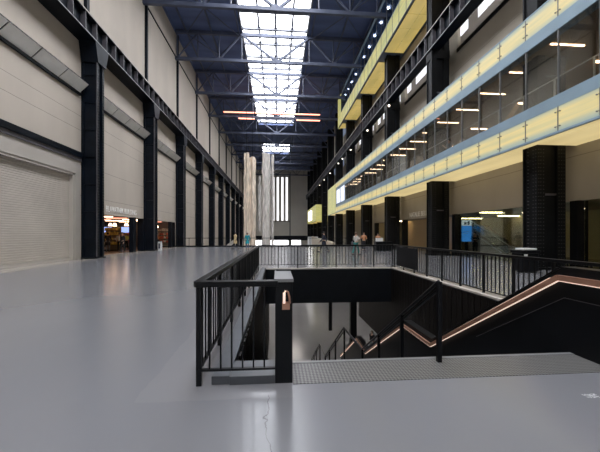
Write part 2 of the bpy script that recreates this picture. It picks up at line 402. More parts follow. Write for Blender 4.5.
# ------------------------------------------------------------------ left columns
def left_column():
    y = 20.2; root = thing('steel_column', '', 'column', (-11.95, y+.38, 0), 'riveted steel columns along the left wall')
    MB().box(-12.34, -11.62, y+.08, y+.68, 0, 13.1).build('shaft', 'steel', root)
    fl = MB()
    for a, b in ((0, .2), (.56, .76)):
        fl.box(-11.62, -11.5, y+a, y+b, 0, 13.0)
    fl.box(-11.63, -11.6, y+.3, y+.33, 0, 13.)
    fl.build('front_flange', 'steel', root)
    MB().box(-12.49, -12.34, y, y+.76, 0, 13.0).build('rear_flange', 'steel', root)
    MB().box(-11.56, -11.5, y-.02, y+.0, 0, 13.0).build('edge_angle', 'steel_mid', root)
    for z in (1.3, 3.05, 4.8, 6.55, 8.3, 10.05, 11.8):
        MB().box(-12.35, -11.64, y+.0, y+.08, z-.03, z+.03).build('batten', 'steel', root)
    rv = MB()
    for i in range(70):
        z = .2+i*.18
        for yy in (y+.05, y+.15, y+.61, y+.71): rv.box(-11.5, -11.485, yy-.018, yy+.018, z-.018, z+.018)
    o = rv.build('rivets', 'rivet', root); o['kind'] = 'stuff'
    MB().prism([(y-.06, 12.6), (y+.82, 12.6), (y+1.15, 13.8), (y-.32, 13.8)], -12.45, -11.42).build('capital', 'steel', root)
    MB().box(-12.49, -12.28, y+.25, y+.53, 13.8, 26.4).build('upper_post', 'steel', root)
    MB().box(-12.49, -11.42, y-.05, y+.82, 0, .1).build('base_plate', 'steel', root)
    return root
lc0 = left_column()
PL = ['beside the closed roller shutter', 'between the two lit shop entrances', 'at the far end of the second lit shop entrance']
for k in range(11):
    lab = 'tall riveted blue-black steel column on the left wall, ' + (PL[k] if k < 3 else '%s to the camera' % ORD[k])
    lab = lab if k < 3 else 'blue-black steel column, ' + ORD[k] + ' of those along the left wall'
    if k == 0: lc0['label'] = lab
    else:
        c = copy_thing(lc0, (-11.95, 20.58+9*k, 0), lab, skip=('rivets',) if k > 3 else ())
        if k >= 2:
            ORG[c.name] = Vector(c.location)
            o = box(-12.49, -11.5, 20.2+9*k, 20.96+9*k, LOW, -.0 if k > 2 else -1.5).build('lower_shaft', 'steel', c)
# door posts in the shop openings
for i, (y, w_) in enumerate(((26.9, .5), (36.2, .4))):
    tag(box(-12.72, -12.35, y, y+w_, 0, 3.02).build('door_post', 'steel', org=(-12.5, y, 0)), ['slim dark post in the first lit shop entrance under the lettering', 'slim dark post in the second lit shop entrance along the left wall'][i], 'post')

# ------------------------------------------------------------------ right columns
def right_column():
    y = 12.35; root = thing('steel_column', '', 'column', (12.1, y+.4, 0), 'riveted steel columns along the right side')
    MB().box(11.46, 12.70, y+.12, y+.70, 0, 25.0).build('shaft', 'steel_r', root)
    for x0, x1 in ((11.4, 11.78), (12.36, 12.75)):
        MB().box(x0, x1, y, y+.12, 0, 25.0).build('front_flange', 'steel_r', root)
    MB().box(11.4, 12.75, y+.70, y+.78, 0, 25.0).build('rear_flange', 'steel_r', root)
    MB().box(11.40, 11.46, y+.12, y+.28, 0, 25).build('edge_angle', 'steel_r', root)
    for z in (3.35, 6.4, 8.6, 12.1): MB().box(11.78, 12.36, y+.05, y+.12, z-.04, z+.04).build('batten', 'steel_mid', root)
    rv = MB()
    for i in range(62):
        z = .2+i*.16
        for xx in (11.47, 11.57, 11.7, 12.43, 12.55, 12.67): rv.box(xx-.013, xx+.013, y-.012, y, z-.013, z+.013)
        for yy in (y+.06, y+.2, y+.5): rv.box(11.388, 11.40 if yy < y+.3 else 11.46, yy-.013, yy+.013, z-.013, z+.013)
    o = rv.build('rivets', 'rivet', root); o['kind'] = 'stuff'
    MB().box(11.3, 12.85, y-.08, y+.86, 0, .12).build('base_plate', 'steel_r', root)
    MB().box(11.38, 12.77, y-.02, y+.80, 14.6, 15.2).build('capital', 'steel_r', root)
    return root
rc0 = right_column()
for k in range(12):
    lab = 'massive riveted black steel column behind the waste bin' if k == 0 else 'black steel column, %s of those along the right side' % ORD[k]
    if k == 0: rc0['label'] = lab
    else:
        c = copy_thing(rc0, (12.1, 12.75+9*k, 0), lab, skip=('rivets',) if k > 2 else ())
        if k >= 3: box(11.4, 12.75, 12.35+9*k, 13.13+9*k, LOW, 0).build('lower_shaft', 'steel_r', c)
for i, y in enumerate((12.05, 21.05, 30.05, 38.9)):
    tag(box(13.0, 13.5, y, y+.35, 0, 3.05).build('door_post', 'steel_r', org=(13.2, y, 0)), 'slim dark doorway post in the right wall, %s of four' % ORD[i], 'post')

# ------------------------------------------------------------------ crane girders
def girder(side, x, zt, zb, wallx, y0, y1, label):
    root = thing('crane_girder', label, 'girder', (x, 20, zb))
    s = 1 if side == 'r' else -1
    MB().box(x, x+s*.55, y0, y1, zt-.10, zt).build('top_flange', 'steel', root)
    MB().box(x-s*.01, x+s*.05, y0, y1, zt-.07, zt+.01).build('painted_gleam', 'frame_beige', root)  # pale strip paints the skylight's gleam along the top flange
    MB().box(x, x+s*.75, y0, y1, zb, zb+.08).build('bottom_flange', 'steel', root)
    MB().box(x-s*.01, x+s*.02, y0, y1, zb+.02, zb+.08).build('painted_gleam', 'capgrey', root)  # paler strip paints a bright line of light along the lower flange
    MB().box(x+s*.32, x+s*.38, y0, y1, zb+.08, zt-.1).build('web', 'steel', root)
    if side == 'l': MB().box(x+s*.38, wallx, y0, y1, zb+.02, zb+.14).build('walkway', 'steel', root)
    MB().box(x+s*.15, x+s*.22, y0, y1, zt, zt+.12).build('crane_track', 'steel_mid', root)
    n = 0; y = y0+.5
    while y < y1 and n < 98:
        MB().box(x+s*.03, x+s*.32, y-.03, y+.03, zb+.08, zt-.1).build('stiffener', 'steel_mid', root); y += 1.12; n += 1  # paler than the web, painting the light that catches the ribs
    return root
girder('l', -11.42, 15.1, 13.8, WL, 9.5, YE-.6, 'long riveted steel crane girder running high along the left wall')
girder('r', 11.30, 16.75, 15.25, WR, 9.5, YE-.6, 'long riveted steel crane girder running high along the right side')

# ------------------------------------------------------------------ tilted grey louvre boxes on the left wall
def louvre_box():
    root = thing('uplighter_box', '', 'wall light box', (-12.4, 16.2, 10.5), 'tilted grey light boxes along the left wall')
    L_ = 7.6; y0 = 12.4; seg = L_/4
    for i in range(4):
        a = y0+i*seg+.04; b = y0+(i+1)*seg-.04
        MB().add([(-12.40, a, 10.53), (-12.40, b, 10.53), (-11.88, b, 11.04), (-11.88, a, 11.04),
                  (-12.46, a, 10.58), (-12.46, b, 10.58), (-11.93, b, 11.09), (-11.93, a, 11.09)],
                 [(0, 1, 2, 3), (7, 6, 5, 4), (0, 4, 5, 1), (1, 5, 6, 2), (2, 6, 7, 3), (3, 7, 4, 0)]).build('face_panel', 'louvre', root)
    MB().prism([(y0-.02, 10.36), (y0+L_+.02, 10.36), (y0+L_+.02, 10.5), (y0-.02, 10.5)], -12.49, -12.36).build('dark_base_strip', 'steel', root)  # dark strip along the foot of the tilted panels
    MB().add([(-12.455, y0, 10.53), (-12.455, y0+L_, 10.53), (-11.93, y0+L_, 11.03), (-11.93, y0, 11.03), (-12.49, y0, 10.56), (-12.49, y0+L_, 10.56), (-11.95, y0+L_, 11.08), (-11.95, y0, 11.08)],
             [(0, 1, 2, 3), (7, 6, 5, 4), (0, 4, 5, 1), (1, 5, 6, 2), (2, 6, 7, 3), (3, 7, 4, 0)]).build('backing_frame', 'steel', root)
    b = MB()
    for yy in (y0, y0+L_-.04):
        b.add([(-12.47, yy, 10.5), (-11.96, yy, 11.08), (-12.47, yy, 11.2), (-12.47, yy+.04, 10.5), (-11.96, yy+.04, 11.08), (-12.47, yy+.04, 11.2)],
              [(0, 1, 2), (5, 4, 3), (0, 3, 4, 1), (1, 4, 5, 2), (2, 5, 3, 0)])
    b.build('end_cap', 'louvre', root)
    MB().box(-11.92, -11.88, y0, y0+L_, 11.05, 11.10).build('edge_trim', 'steel', root)
    return root
lb = louvre_box()
for k in range(11):
    lab = 'tilted grey light box fixed on the left wall above the roller shutter' if k == 0 else 'tilted grey light box on the left wall, %s of the row' % ORD[k]
    if k == 0: lb['label'] = lab
    else: copy_thing(lb, (-12.4, 16.2+9*k+.3, 10.5), lab)

# ------------------------------------------------------------------ roof trusses
def truss(y):
    root = thing('roof_truss', '', 'roof truss', (0, y, 23.2), 'steel roof trusses across the hall')
    zb, zt = 23.3, 26.6
    MB().box(WL, WR, y-.16, y+.16, zb-.2, zb+.16).build('bottom_chord', 'truss', root)
    MB().box(WL, WR, y-.14, y+.14, zt-.2, zt+.2).build('top_chord', 'truss', root)
    nodes = [-12.3, -9.8, -7.2, -4.4, 0., 4.1, 7.2, 9.9, 12.8]
    for i, x in enumerate(nodes):
        MB().box(x-.05, x+.05, y-.08, y+.08, zb, zt).build('upright', 'truss', root)
    for i in range(len(nodes)-1):
        a, b = nodes[i], nodes[i+1]
        up = (b <= 0 and i % 2 == 0) or (a >= 0 and i % 2 == 1)
        if i == 3: p, q = (a, y, zt), (b, y, zb)
        elif i == 4: p, q = (a, y, zb), (b, y, zt)
        else: p, q = ((a, y, zb), (b, y, zt)) if i % 2 == 0 else ((a, y, zt), (b, y, zb))
        MB().bar(p, q, .24 if i in (3, 4) else .14, .24 if i in (3, 4) else .14).build('diagonal', 'truss', root)
    MB().add([(-.7, y-.05, zb), (.4, y-.05, zb), (.1, y-.05, zb+.5), (-.4, y-.05, zb+.5), (-.7, y+.05, zb), (.4, y+.05, zb), (.1, y+.05, zb+.5), (-.4, y+.05, zb+.5)],
             [(0, 1, 2, 3), (7, 6, 5, 4), (0, 4, 5, 1), (1, 5, 6, 2), (2, 6, 7, 3), (3, 7, 4, 0)]).build('gusset_plate', 'truss', root)
    return root
t0 = truss(29.1)
t0['label'] = 'nearest steel roof truss, crossing the skylight at the very top'
for k in range(1, 10):
    copy_thing(t0, (0, 29.1+9*k, 23.2), 'grey-blue steel roof truss under the skylight, %s of those in sight' % ORD[k])
for i, x in enumerate((-11.2, -8.1, -4.75, 4.4, 8.2, 11.2)):
    o = MB().box(x-.07, x+.07, YB, YE, 26.62, 26.88).build('roof_purlin', 'truss', org=(x, 20, 26.7))
    tag(o, 'long steel purlin under the roof, %s from the left of six' % ['first', 'second', 'third', 'fourth', 'fifth', 'sixth'][i], 'beam')
# light braces between trusses
for k in range(6):
    y = 29.1+9*k
    for j, (xa, xb) in enumerate(((-11.2, -4.75), (4.4, 11.2))):
        root = thing('roof_bracing', 'crossed roof bracing rods %s of the skylight, in the %s bay' % (['left', 'right'][j], ORD[k].replace(' nearest', '')), 'bracing', ((xa+xb)/2, y+4.5, 26.4))
        for p, q in (((xa, y, 26.45), (xb, y+9, 26.45)), ((xb, y, 26.4), (xa, y+9, 26.4))):
            MB().tube([p, q], .06, 6).build('rod', 'truss', root)
# orange tube lamps on the truss
for i, (xa, xb, y, z) in enumerate(((-9.7, -4.2, 55.8, 23.85), (-4.0, 8.0, 55.8, 23.85), (-7.0, -4.1, 55.8, 22.75), (3.6, 8.0, 55.8, 22.75))):
    lab = ['left', 'right'][i % 2]+' end of the '+['upper', 'lower'][i//2]+' row'
    root = thing('tube_lamp', 'glowing orange-red tube lamp under the roof, '+lab, 'lamp', (xa, y, z), 'orange tube lamps under the roof')
    MB().box(xa, xb, y-.3, y-.12, z-.09, z+.09).build('tube', 'lampo', root)
    MB().box(xa, xb, y-.12, y-.0, z-.12, z+.14).build('housing', 'steel', root)
    MB().box(xa+.5, xa+.56, y-.1, y-.04, z, z+1.2 if i > 1 else z+.5).build('hanger', 'steel', root)

# ------------------------------------------------------------------ light-box balconies, right
def balcony(name, label, x, xi, z0, z1, z2, z3, z4, z5, y0, yp, ye, joint, litm, soff, near):
    """z0 soffit, z0..z1 lit fascia, z1..z2 band, z2..z3 glass, z3..z4 band, z4..z5 lit fascia"""
    root = thing(name, label, 'balcony', (x, 20, z0))
    ys = []; y = joint
    while y > y0: y -= 1.5
    while y < ye-.4:
        ys.append(y); y += 1.5
    ys.append(ye)
    for a, b in zip(ys, ys[1:]):
        a_, b_ = a+.012, b-.012
        full = a >= yp-.6
        if full:
            box(x-.012, x+.01, a-.04, a+.04, z0, z5).build('joint', 'capgrey', root)
            box(x, x+.06, a_, b_, z0+.03, z5).build('fascia_panel', 'lit_end' if near else litm, root)
            continue
        jw = .022 if near else .05; box(x-.012, x+.01, a-jw, a+jw, z0, z1).build('joint', 'capgrey', root)
        if z5-z4 > .2: box(x-.012, x+.01, a-jw, a+jw, z4, z5).build('joint', 'capgrey', root)
        if z1 > z0+.05: p = box(x, x+.06, a_, b_, z0+.03, z1).build('fascia_panel', litm, root)
        if z5 > z4+.05: p2 = box(x, x+.06, a_, b_, z4, z5).build('fascia_panel', litm, root)
        if z3 > z2+.3:
            box(x+.02, x+.035, a_, b_, z2, z3).build('glass_pane', 'glass' if near else 'glass_b', root)
            box(x-.01, x+.05, a-.016, a+.016, z2, z3).build('mullion', 'capgrey', root)
        if a < 26 and near:
            for zz in (z0+.2, z1-.2, z4+.2, z5-.2):
                br = MB()
                for dy in (-.09, .09): br.tube([(x-.04, a+dy, zz), (x+.01, a+dy, zz)], .026, 8)
                br.box(x-.03, x-.01, a-.1, a+.1, zz-.006, zz+.006)
                br.build('spider_bracket', 'capgrey', p if zz < z1 else p2)
    box(x-.03, x+.08, y0, ye, z0-.06, z0+.03).build('edge_rail', 'slate' if near else 'slate_dark', root)
    box(x-.02, x+.08, y0, yp, z5, z5+.06).build('edge_rail', 'slate', root)
    if z2 > z1+.05: box(x-.02, x+.4, y0, yp, z1, z2).build('lower_band', 'slate', root)
    if z4 > z3+.05: box(x-.02, x+.4, y0, yp, z3, z4).build('upper_band', 'slate', root)
    box(x, x+.4, ye, ye+.1, z0, z5).build('end_panel', litm, root)
    return root
bl = balcony('light_box_balcony', 'lower glazed balcony with backlit yellow glass fascia, above the right-hand lobby', 10.7, 13.2,
             5.5, 6.46, 6.92, 9.41, 9.9, 10.78, 3.0, 53.4, 62.5, 12.17, 'lit_low', 'soffit_low', True)
# its soffit: backlit panels between the columns
for k in range(-1, 6):
    a = 12.35+9*k+.82; b = 12.35+9*(k+1)-.04
    if k == -1: a = 3.0
    if k == 5: b = 62.5
    n = 3
    for i in range(n):
        box(11.38, WR, a+(b-a)*i/n+.01, a+(b-a)*(i+1)/n-.01, 5.5, 5.56).build('soffit_panel', 'soffit_low', bl)
    for i in range(6):
        a2 = 12.35+9*k; box(10.76, 11.36, a2+i*1.5+.01, a2+i*1.5+1.49, 5.5, 5.56).build('soffit_panel', 'soffit_low', bl) if a2+i*1.5 > 3 and a2+i*1.5 < 61 else None
box(10.9, 20, 3, 62.5, 5.85, 6.08).build('deck', 'inner', bl)
box(10.8, 20, 3, 62.5, 9.45, 9.85).build('lid', 'inner', bl)
box(10.76, WR, 3, 62.5, 10.75, 10.8).build('roof_panel', 'slate', bl)
box(19.8, 20, 3, 62.5, 6.08, 9.45).build('back_partition', 'inner', bl)
# balcony inner handrail
h = thing('balcony_handrail', 'slim grey handrail with posts behind the lower balcony glass', 'railing', (10.98, 20, 6.92))
MB().tube([(10.98, 3, 7.74), (10.98, 53, 7.74)], .024, 8).build('top_rail', 'railgrey', h)
y = 3.6
while y < 53:
    box(10.96, 11.0, y-.03, y+.03, 6.08, 7.73).build('post', 'railgrey', h); y += 1.5
# screens at the far end
for i, (a, b) in enumerate(((46.9, 49.6), (50.3, 53.1))):
    tag(box(10.62, 10.67, a, b, 7.0, 9.35).build('display_screen', 'screen_w', org=(10.65, a, 7.0)), 'tall white lit screen at the far end of the lower balcony, %s one' % ['nearer', 'farther'][i], 'screen')
# linear lamps in the balcony ceiling
for k in range(18):
    d_ = 12.45+2.18*k; yy = d_-.9
    o = box(11.25, 12.75 if k != 1 else 11.9, yy-.03, yy+.03, 9.41, 9.45).build('linear_lamp', 'lampw', org=(11.9, yy, 9.4))
    tag(o, 'glowing pinkish ceiling lamp tube in the lower balcony, %s' % ('nearest' if k == 0 else 'number %d counted from the near end' % (k+1)), 'lamp', 'ceiling tubes in the lower balcony')
    if k in (0, 2, 4, 6):
        o = box(14.4, 15.6, yy+1-.04, yy+1+.04, 9.38, 9.45).build('linear_lamp', 'lampw', org=(15, yy, 9.4))
        tag(o, 'glowing pinkish lamp tube deeper inside the lower balcony, %s' % ORD[k//2], 'lamp', 'deeper ceiling tubes in the lower balcony')
bu = balcony('light_box_balcony', 'upper backlit yellow-green light box balcony high on the right, under the roof', 10.7, 13.2,
             20.1, 21.9, 22.0, 24.75, 25.15, 25.2, 8.0, 49.0, 52.1, 12.17, 'lit_up', 'soffit_up', False)
for k in range(0, 5):
    a = 12.35+9*k+1.3; b = min(12.35+9*(k+1)-.5, 51.9)
    n = max(2, int((b-a)/1.5)); gap = (b-a)/n
    for i in range(n):
        for xa, xb in ((10.95, 11.95), (12.0, 12.9)):
            box(xa, xb, a+gap*i+.045, a+gap*(i+1)-.045, 20.1, 20.16).build('soffit_panel', 'soffit_up', bu)
box(10.8, 13.15, 8, 52.1, 20.18, 20.5).build('deck', 'slate_dark', bu)
box(10.8, 20, 8, 52.1, 24.9, 25.15).build('lid', 'upper_inner', bu)
box(13.0, 13.15, 8, 52.1, 20.5, 24.9).build('back_partition', 'upper_inner', bu)
for k in range(15):
    yy = 19.3+2.15*k
    tag(MB().tube([(11.4, yy, 24.78), (11.4, yy, 24.9)], .13, 12).build('downlight', 'spot_strong', org=(11.4, yy, 24.9)), 'small round downlight inside the upper balcony, %s' % ('nearest' if k == 0 else 'number %d counted from the near end' % (k+1)), 'lamp', 'downlights in the upper balcony')
bf = balcony('light_box_balcony', 'small far yellow light box bay low on the right, near the end wall', 10.0, 13.2,
             4.9, 9.1, 9.1, 9.1, 9.1, 9.2, 77, 77, 98, 78.5, 'lit_up', 'soffit_up', False)
box(10.08, WR, 77.0, 98, 4.9, 5.0).build('soffit_panel', 'soffit_up', bf)
box(10.0, WR, 76.8, 77.0, 4.9, 9.2).build('end_panel', 'lit_up', bf)
box(9.9, 9.98, 86, 94, 5.6, 8.4).build('window_panel', 'daylit', bf)
# clerestory windows behind the right girder
for k, y in enumerate(RC[4:10]):
    if y+7.6 > 62.5: break
    r_ = thing('clerestory_window', 'row of bright panes under the right crane girder, %s bay' % ORD[k].replace(' nearest', ''), 'window', (13.3, y+1.4, 15.1), 'clerestory panes behind the right girder')
    box(13.45, 13.6, y+.9, y+8.7, 15.1, 17.6).build('frame', 'brownwall', r_)
    for i in range(8):
        for j in range(3):
            a = y+.95+i*.98
            if j > 0 and (i*7+j*3) % 5: box(13.42, 13.45, a+.03, a+.92, 15.35+j*.74, 16.02+j*.74).build('pane', 'pane', r_)
    box(13.12, 13.3, y+.9, y+8.7, 14.9, 15.15).build('sill', 'black', r_)
# upper right wall beyond the box
# spotlights under the right girder
for i, (y, z) in enumerate(((29.3, 14.45), (36.5, 14.45), (45.0, 14.4), (50.8, 14.5), (54.2, 14.5), (62.8, 14.45), (70.8, 14.45), (78.2, 14.4))):
    r_ = thing('spotlight', 'tiny bright spotlight hanging under the right crane girder, %s' % ORD[i], 'lamp', (11.2, y, z), 'spotlights under the right girder')
    MB().tube([(11.2, y+.05, z+.02), (11.2, y+.35, z+.12)], [.11, .08], 10).build('housing', 'steel', r_)
    MB().tube([(11.2, y, z), (11.2, y+.05, z+.02)], .1, 10).build('lens', 'spot', r_)
    box(11.18, 11.22, y+.2, y+.26, z+.1, 15.25).build('bracket', 'steel', r_)

# ------------------------------------------------------------------ lobby on the right
struct(MB().box(13.6, 24, 2, 40.1, 3.1, 3.3).build('ceiling', 'inner'))
struct(MB().box(19.9, 20.1, 2, 40.1, 0, 3.1).box(13.6, 24, 40.1, 40.3, 0, 3.1).box(13.6, 22, 1.8, 2, 0, 3.1).build('wall_lobby', 'olive'))
struct(MB().box(15.2, 15.4, 25.4, 34.5, 0, 3.1).box(15.4, 22, 34.5, 34.7, 0, 3.1).build('wall_tan', 'tan'))
struct(MB().box(13.25, 13.29, 3.0, 12.0, 0, 3.05).build('window_20', 'glass_g'))
struct(MB().box(13.25, 13.29, 12.5, 21.0, 0, 3.05).build('window_21', 'glass_g'))
lamps = [(13.9, 15.5, 19.6, 'y'), (17.4, 19.4, 27.2, 'y'), (18.0, 19.8, 23.2, 'y'), (14.1, 15.1, 26.6, 'y'), (14.0, 15.0, 33.5, 'y'), (14.2, 15.6, 12.0, 'w'), (17, 18.6, 19.6, 'w'), (16, 18, 8, 'w'), (14, 15, 38, 'y')]
for i, (a, b, y, c_) in enumerate(lamps):
    tag(box(a, b, y-.05, y+.05, 3.03, 3.1).build('linear_lamp', 'lampy' if c_ == 'y' else 'lampw', org=((a+b)/2, y, 3.06)),
        'glowing linear lamp on the lobby ceiling at right, %s' % ['over the glass by the big column', 'above the stair rail', 'far back behind the big column', 'over the tan lobby wall', 'in the third doorway', 'near the right edge', 'deep in the lobby', 'deepest at the right edge', 'in the farthest doorway'][i], 'lamp', 'lobby ceiling lamps')
# lobby staircase with glass side
st = thing('lobby_staircase', 'lobby staircase with glass side and thin pale handrail at right', 'staircase', (17.5, 22, 0))
b = MB()
for i in range(14): b.box(16.6, 18.2, 24.5-i*.30, 24.8-i*.30, 0, .1+2.2-i*.165)
b.build('steps', 'inner', st)
MB().prism([(24.9, 2.5), (20.3, .1), (20.3, 1.1), (24.9, 3.0)], 16.5, 16.53).build('glass_side', 'glass_g', st)
MB().tube([(16.5, 24.9, 2.95), (16.5, 20.2, .75)], .03, 8).build('handrail', 'white', st)
MB().tube([(16.5, 24.9, 2.0), (16.5, 20.9, .2)], .02, 8).build('lower_rail', 'white', st)
r_ = thing('information_screen', 'tall bright blue information screen with white picture top in the lobby', 'screen', (15.75, 24.2, 0))
box(15.55, 16.4, 24.2, 24.3, .95, 2.3).build('blue_panel', 'screen_b', r_)
box(15.55, 16.4, 24.2, 24.3, 2.3, 2.75).build('picture_panel', 'screen_w', r_)
MB().box(15.75, 15.95, 24.17, 24.2, 2.38, 2.6).box(16.05, 16.22, 24.17, 24.2, 2.35, 2.66).build('picture', 'navy', r_)
MB().box(15.62, 16.2, 24.18, 24.2, 1.75, 1.79).box(15.62, 16.0, 24.18, 24.2, 1.62, 1.65).build('text_lines', 'white', r_)
box(15.85, 16.1, 24.22, 24.28, 0, .95).build('stand', 'black', r_)
# ramp wedge inside near right glass
tag(MB().prism([(4, 0), (12, 0), (12, .15), (4, 1.4)], 15.5, 16.2).build('lobby_ramp', 'tan', org=(15.8, 8, 0)), 'sloping tan ramp side behind the glass at the right edge', 'ramp')

# ------------------------------------------------------------------ shops on the left
struct(MB().box(-23, -13.0, 21, 38.5, 3.1, 3.3).build('ceiling', 'inner'))
struct(MB().box(-23, -22.8, 21, 38.5, 0, 3.1).box(-23, -13, 20.8, 21, 0, 3.1).box(-23, -13, 38.3, 38.5, 0, 3.1).build('wall_shop', 'brownwall'))
struct(box(-22.8, -12.9, 21, 38.3, 0, .012).build('floor', 'timber'))
k = 0
for y in (24.0, 26.2, 28.6, 31.5, 34, 36.8):
    for x in (-14.6, -17.6):
        tag(box(x-.9, x+.9, y-.04, y+.04, 3.0, 3.06).build('linear_lamp', 'lampo' if (k % 3 == 1) else 'lampshop', org=(x, y, 3)),
            'warm glowing lamp on the shop ceiling at left, %s' % ORD[k], 'lamp', 'shop ceiling lamps'); k += 1
def rack(x, y, mats, lab, ang=0):
    r_ = thing('shop_display', lab, 'display stand', (x, y, 0), 'shop displays behind the left entrances')
    box(x-.7, x+.7, y-.25, y+.25, 0, .12).build('plinth', 'black', r_)
    box(x-.7, x+.7, y+.2, y+.25, .12, 2.2).build('back_board', 'inner', r_)
    for i, z in enumerate((.55, 1.0, 1.45, 1.9)):
        box(x-.7, x+.7, y-.22, y+.2, z, z+.03).build('shelf', 'black', r_)
        for j in range(5):
            m_ = random.choice(mats)
            hh = random.uniform(.18, .36)
            box(x-.62+j*.26, x-.42+j*.26, y-.15, y+.1, z+.03, z+.03+hh).build('item', m_, r_)
rack(-15.5, 29.6, ['goods_y', 'goods_w', 'goods_y'], 'shelves of yellow goods behind the first lit entrance')
rack(-17.4, 28.4, ['goods_y', 'goods_r', 'goods_w'], 'shelves of mixed yellow and red goods deep in the shop')
rack(-13.75, 37.4, ['goods_r', 'goods_w', 'goods_r'], 'shelves of red goods behind the second lit entrance')
rack(-19.4, 37.6, ['goods_w', 'goods_y'], 'shelves of cream goods at the back of the shop, left')
rack(-17.8, 37.6, ['goods_y', 'goods_r'], 'shelves of yellow and red goods at the back of the shop, right')
for i, (x, y, z) in enumerate(((-15.6, 30.2, 2.35), (-14.9, 31.0, 2.4), (-17.6, 33.2, 2.45), (-13.6, 35.2, 2.3))):
    r_ = thing('pendant_lamp', 'small glowing orange pendant lamp in the shop, %s' % ORD[i], 'lamp', (x, y, z), 'pendant lamps in the shop')
    MB().tube([(x, y, z), (x, y, z+.28)], [.18, .1], 12).build('lamp_shade', 'lampshop', r_)
    MB().tube([(x, y, z+.28), (x, y, 3.1)], .015, 6).build('cord', 'black', r_)
for i, (x, y) in enumerate(((-18.5, 34.0), (-16.3, 34.0))):
    r_ = thing('shop_screen', 'pale blue glowing screen in the shop, %s one' % ['left', 'right'][i], 'screen', (x, y, 1.7), 'blue shop screens')
    box(x-.6, x+.6, y, y+.06, 1.75, 2.35).build('panel', 'shopblue', r_)
    box(x-.03, x+.03, y+.02, y+.05, 2.35, 3.1).build('hanger', 'black', r_)
# white desk beside column 2
r_ = thing('info_stand', 'small white stand with dark top beside the second left column', 'stand', (-11.1, 29.6, 0))
box(-11.3, -11.05, 29.5, 29.9, 0, .9).build('body', 'white', r_); box(-11.35, -11.0, 29.45, 29.95, .9, .96).build('top', 'black', r_)
box(-11.26, -11.1, 29.49, 29.5, .2, .7).build('leaflet', 'goods_k', r_)

# ------------------------------------------------------------------ wall lettering
def lettering(txt, origin, length, height, rz, label, mat_):
    cu = bpy.data.curves.new('lettering', 'FONT'); cu.body = txt; cu.size = 1; cu.extrude = .01
    tmp = bpy.data.objects.new('tmp_text', cu); COL.objects.link(tmp)
    bpy.context.view_layer.update()
    me = bpy.data.meshes.new_from_object(tmp.evaluated_get(bpy.context.evaluated_depsgraph_get()))
    bpy.data.objects.remove(tmp)
    xs = [v.co.x for v in me.vertices]; ys = [v.co.y for v in me.vertices]
    for v in me.vertices:
        v.co.x = (v.co.x-min(xs))/(max(xs)-min(xs))*length; v.co.y = (v.co.y-min(ys))/(max(ys)-min(ys))*height
    me.materials.append(M[mat_])
    o = bpy.data.objects.new('wall_lettering', me); COL.objects.link(o)
    o.location = origin; o.rotation_euler = (math.pi/2, 0, rz)
    return tag(o, label, 'sign')
lettering('BLAVATNIK BUILDING', (WL+.02, 23.0, 3.24), 4.75, .44, math.pi/2, 'white capital letters BLAVATNIK BUILDING on the left wall above the entrance', 'letter')
lettering('NATALIE BELL BUILDING', (WR-.02, 29.0, 3.25), 6.2, .44, -math.pi/2, 'pale capital letters NATALIE BELL BUILDING on the right wall beside a column', 'letter')

# ------------------------------------------------------------------ balustrades around the stairwell
def balustrade(label, p, q, spacing, nb, zt=1.1, first=True, last=True, big=.055, capw=.10, zb=.17, base=0., skip=(), bal=.016):
    p = Vector(p); q = Vector(q); d = q-p; L_ = d.length; u = d/L_; n = round(L_/spacing)
    root = thing('balustrade', label, 'railing', tuple(p), 'black balustrades round the stairwell')
    up = Vector((0, 0, 1))
    MB().bar(p+up*(zt-.03)-u*.03, q+up*(zt-.03)+u*.03, capw, .06).build('top_rail', 'rail', root, bevel=.006)
    MB().bar(p+up*zb, q+up*zb, .04, .022).build('bottom_rail', 'rail', root)
    for i in range(n+1):
        if (i == 0 and not first) or (i == n and not last): continue
        c = p+d*i/n
        MB().bar(c+up*base, c+up*(zt-.06), big, .045, up=u).build('post', 'rail', root, bevel=.003)
    for i in range(n):
        if i in skip: continue
        for j in range(1, nb):
            c = p+d*(i+j/nb)/n
            MB().bar(c+up*zb, c+up*(zt-.06), bal, bal, up=u).build('baluster', 'rail', root)
    return root
balustrade('long black balustrade along the left side of the stairwell', (-.815, 3.22, 0), (-.83, 13.55, 0), 1.15, 8)
balustrade('short black balustrade facing the camera, left of the newel box', (-.815, 3.2, 0), (-.02, 3.2, 0), .9, 7, first=False, last=False)
balustrade('far black balustrade across the back of the stairwell', (-.83, 13.6, 0), (5.35, 13.6, 0), .885, 6, first=False, zb=.2, base=.0, bal=.024)
balustrade('long black balustrade along the right side of the stairwell', (5.42, 13.5, 0), (5.42, 2.5, 0), 1.0, 7, skip=(0, 1), zb=.12, bal=.02)
o = thing('sign_board', 'black rectangular board hung on the right balustrade near its far corner', 'board', (5.36, 12.2, .1))
box(5.30, 5.36, 11.05, 13.0, .2, 1.02).build('panel', 'black', o, bevel=.005)
for y in (11.3, 12.7): box(5.34, 5.44, y-.02, y+.02, .98, 1.04).build('clip', 'capgrey', o)
# newel box
nb = thing('newel_box', 'tall black newel box with grey cap at the stair head', 'newel', (.07, 3.5, 0))
box(-.02, .165, 3.2, 3.9, 0, 1.08).build('body', 'black', nb, bevel=.004)
box(-.03, .175, 3.18, 3.92, 1.08, 1.115).build('cap', 'capgrey', nb, bevel=.004)
box(.055, .135, 3.17, 3.2, .79, .87).build('rail_bracket', 'copper', nb)
MB().tube([(.075, 3.16, .86), (.075, 3.16, .97), (.09, 3.16, .99)], .014, 10).build('light_tube', 'led', nb, smooth=True)
MB().tube([(.09, 3.16, .99), (.115, 3.16, .98), (.13, 3.16, .93), (.135, 3.16, .86)], .011, 10).build('handrail_end', 'copper', nb, smooth=True)

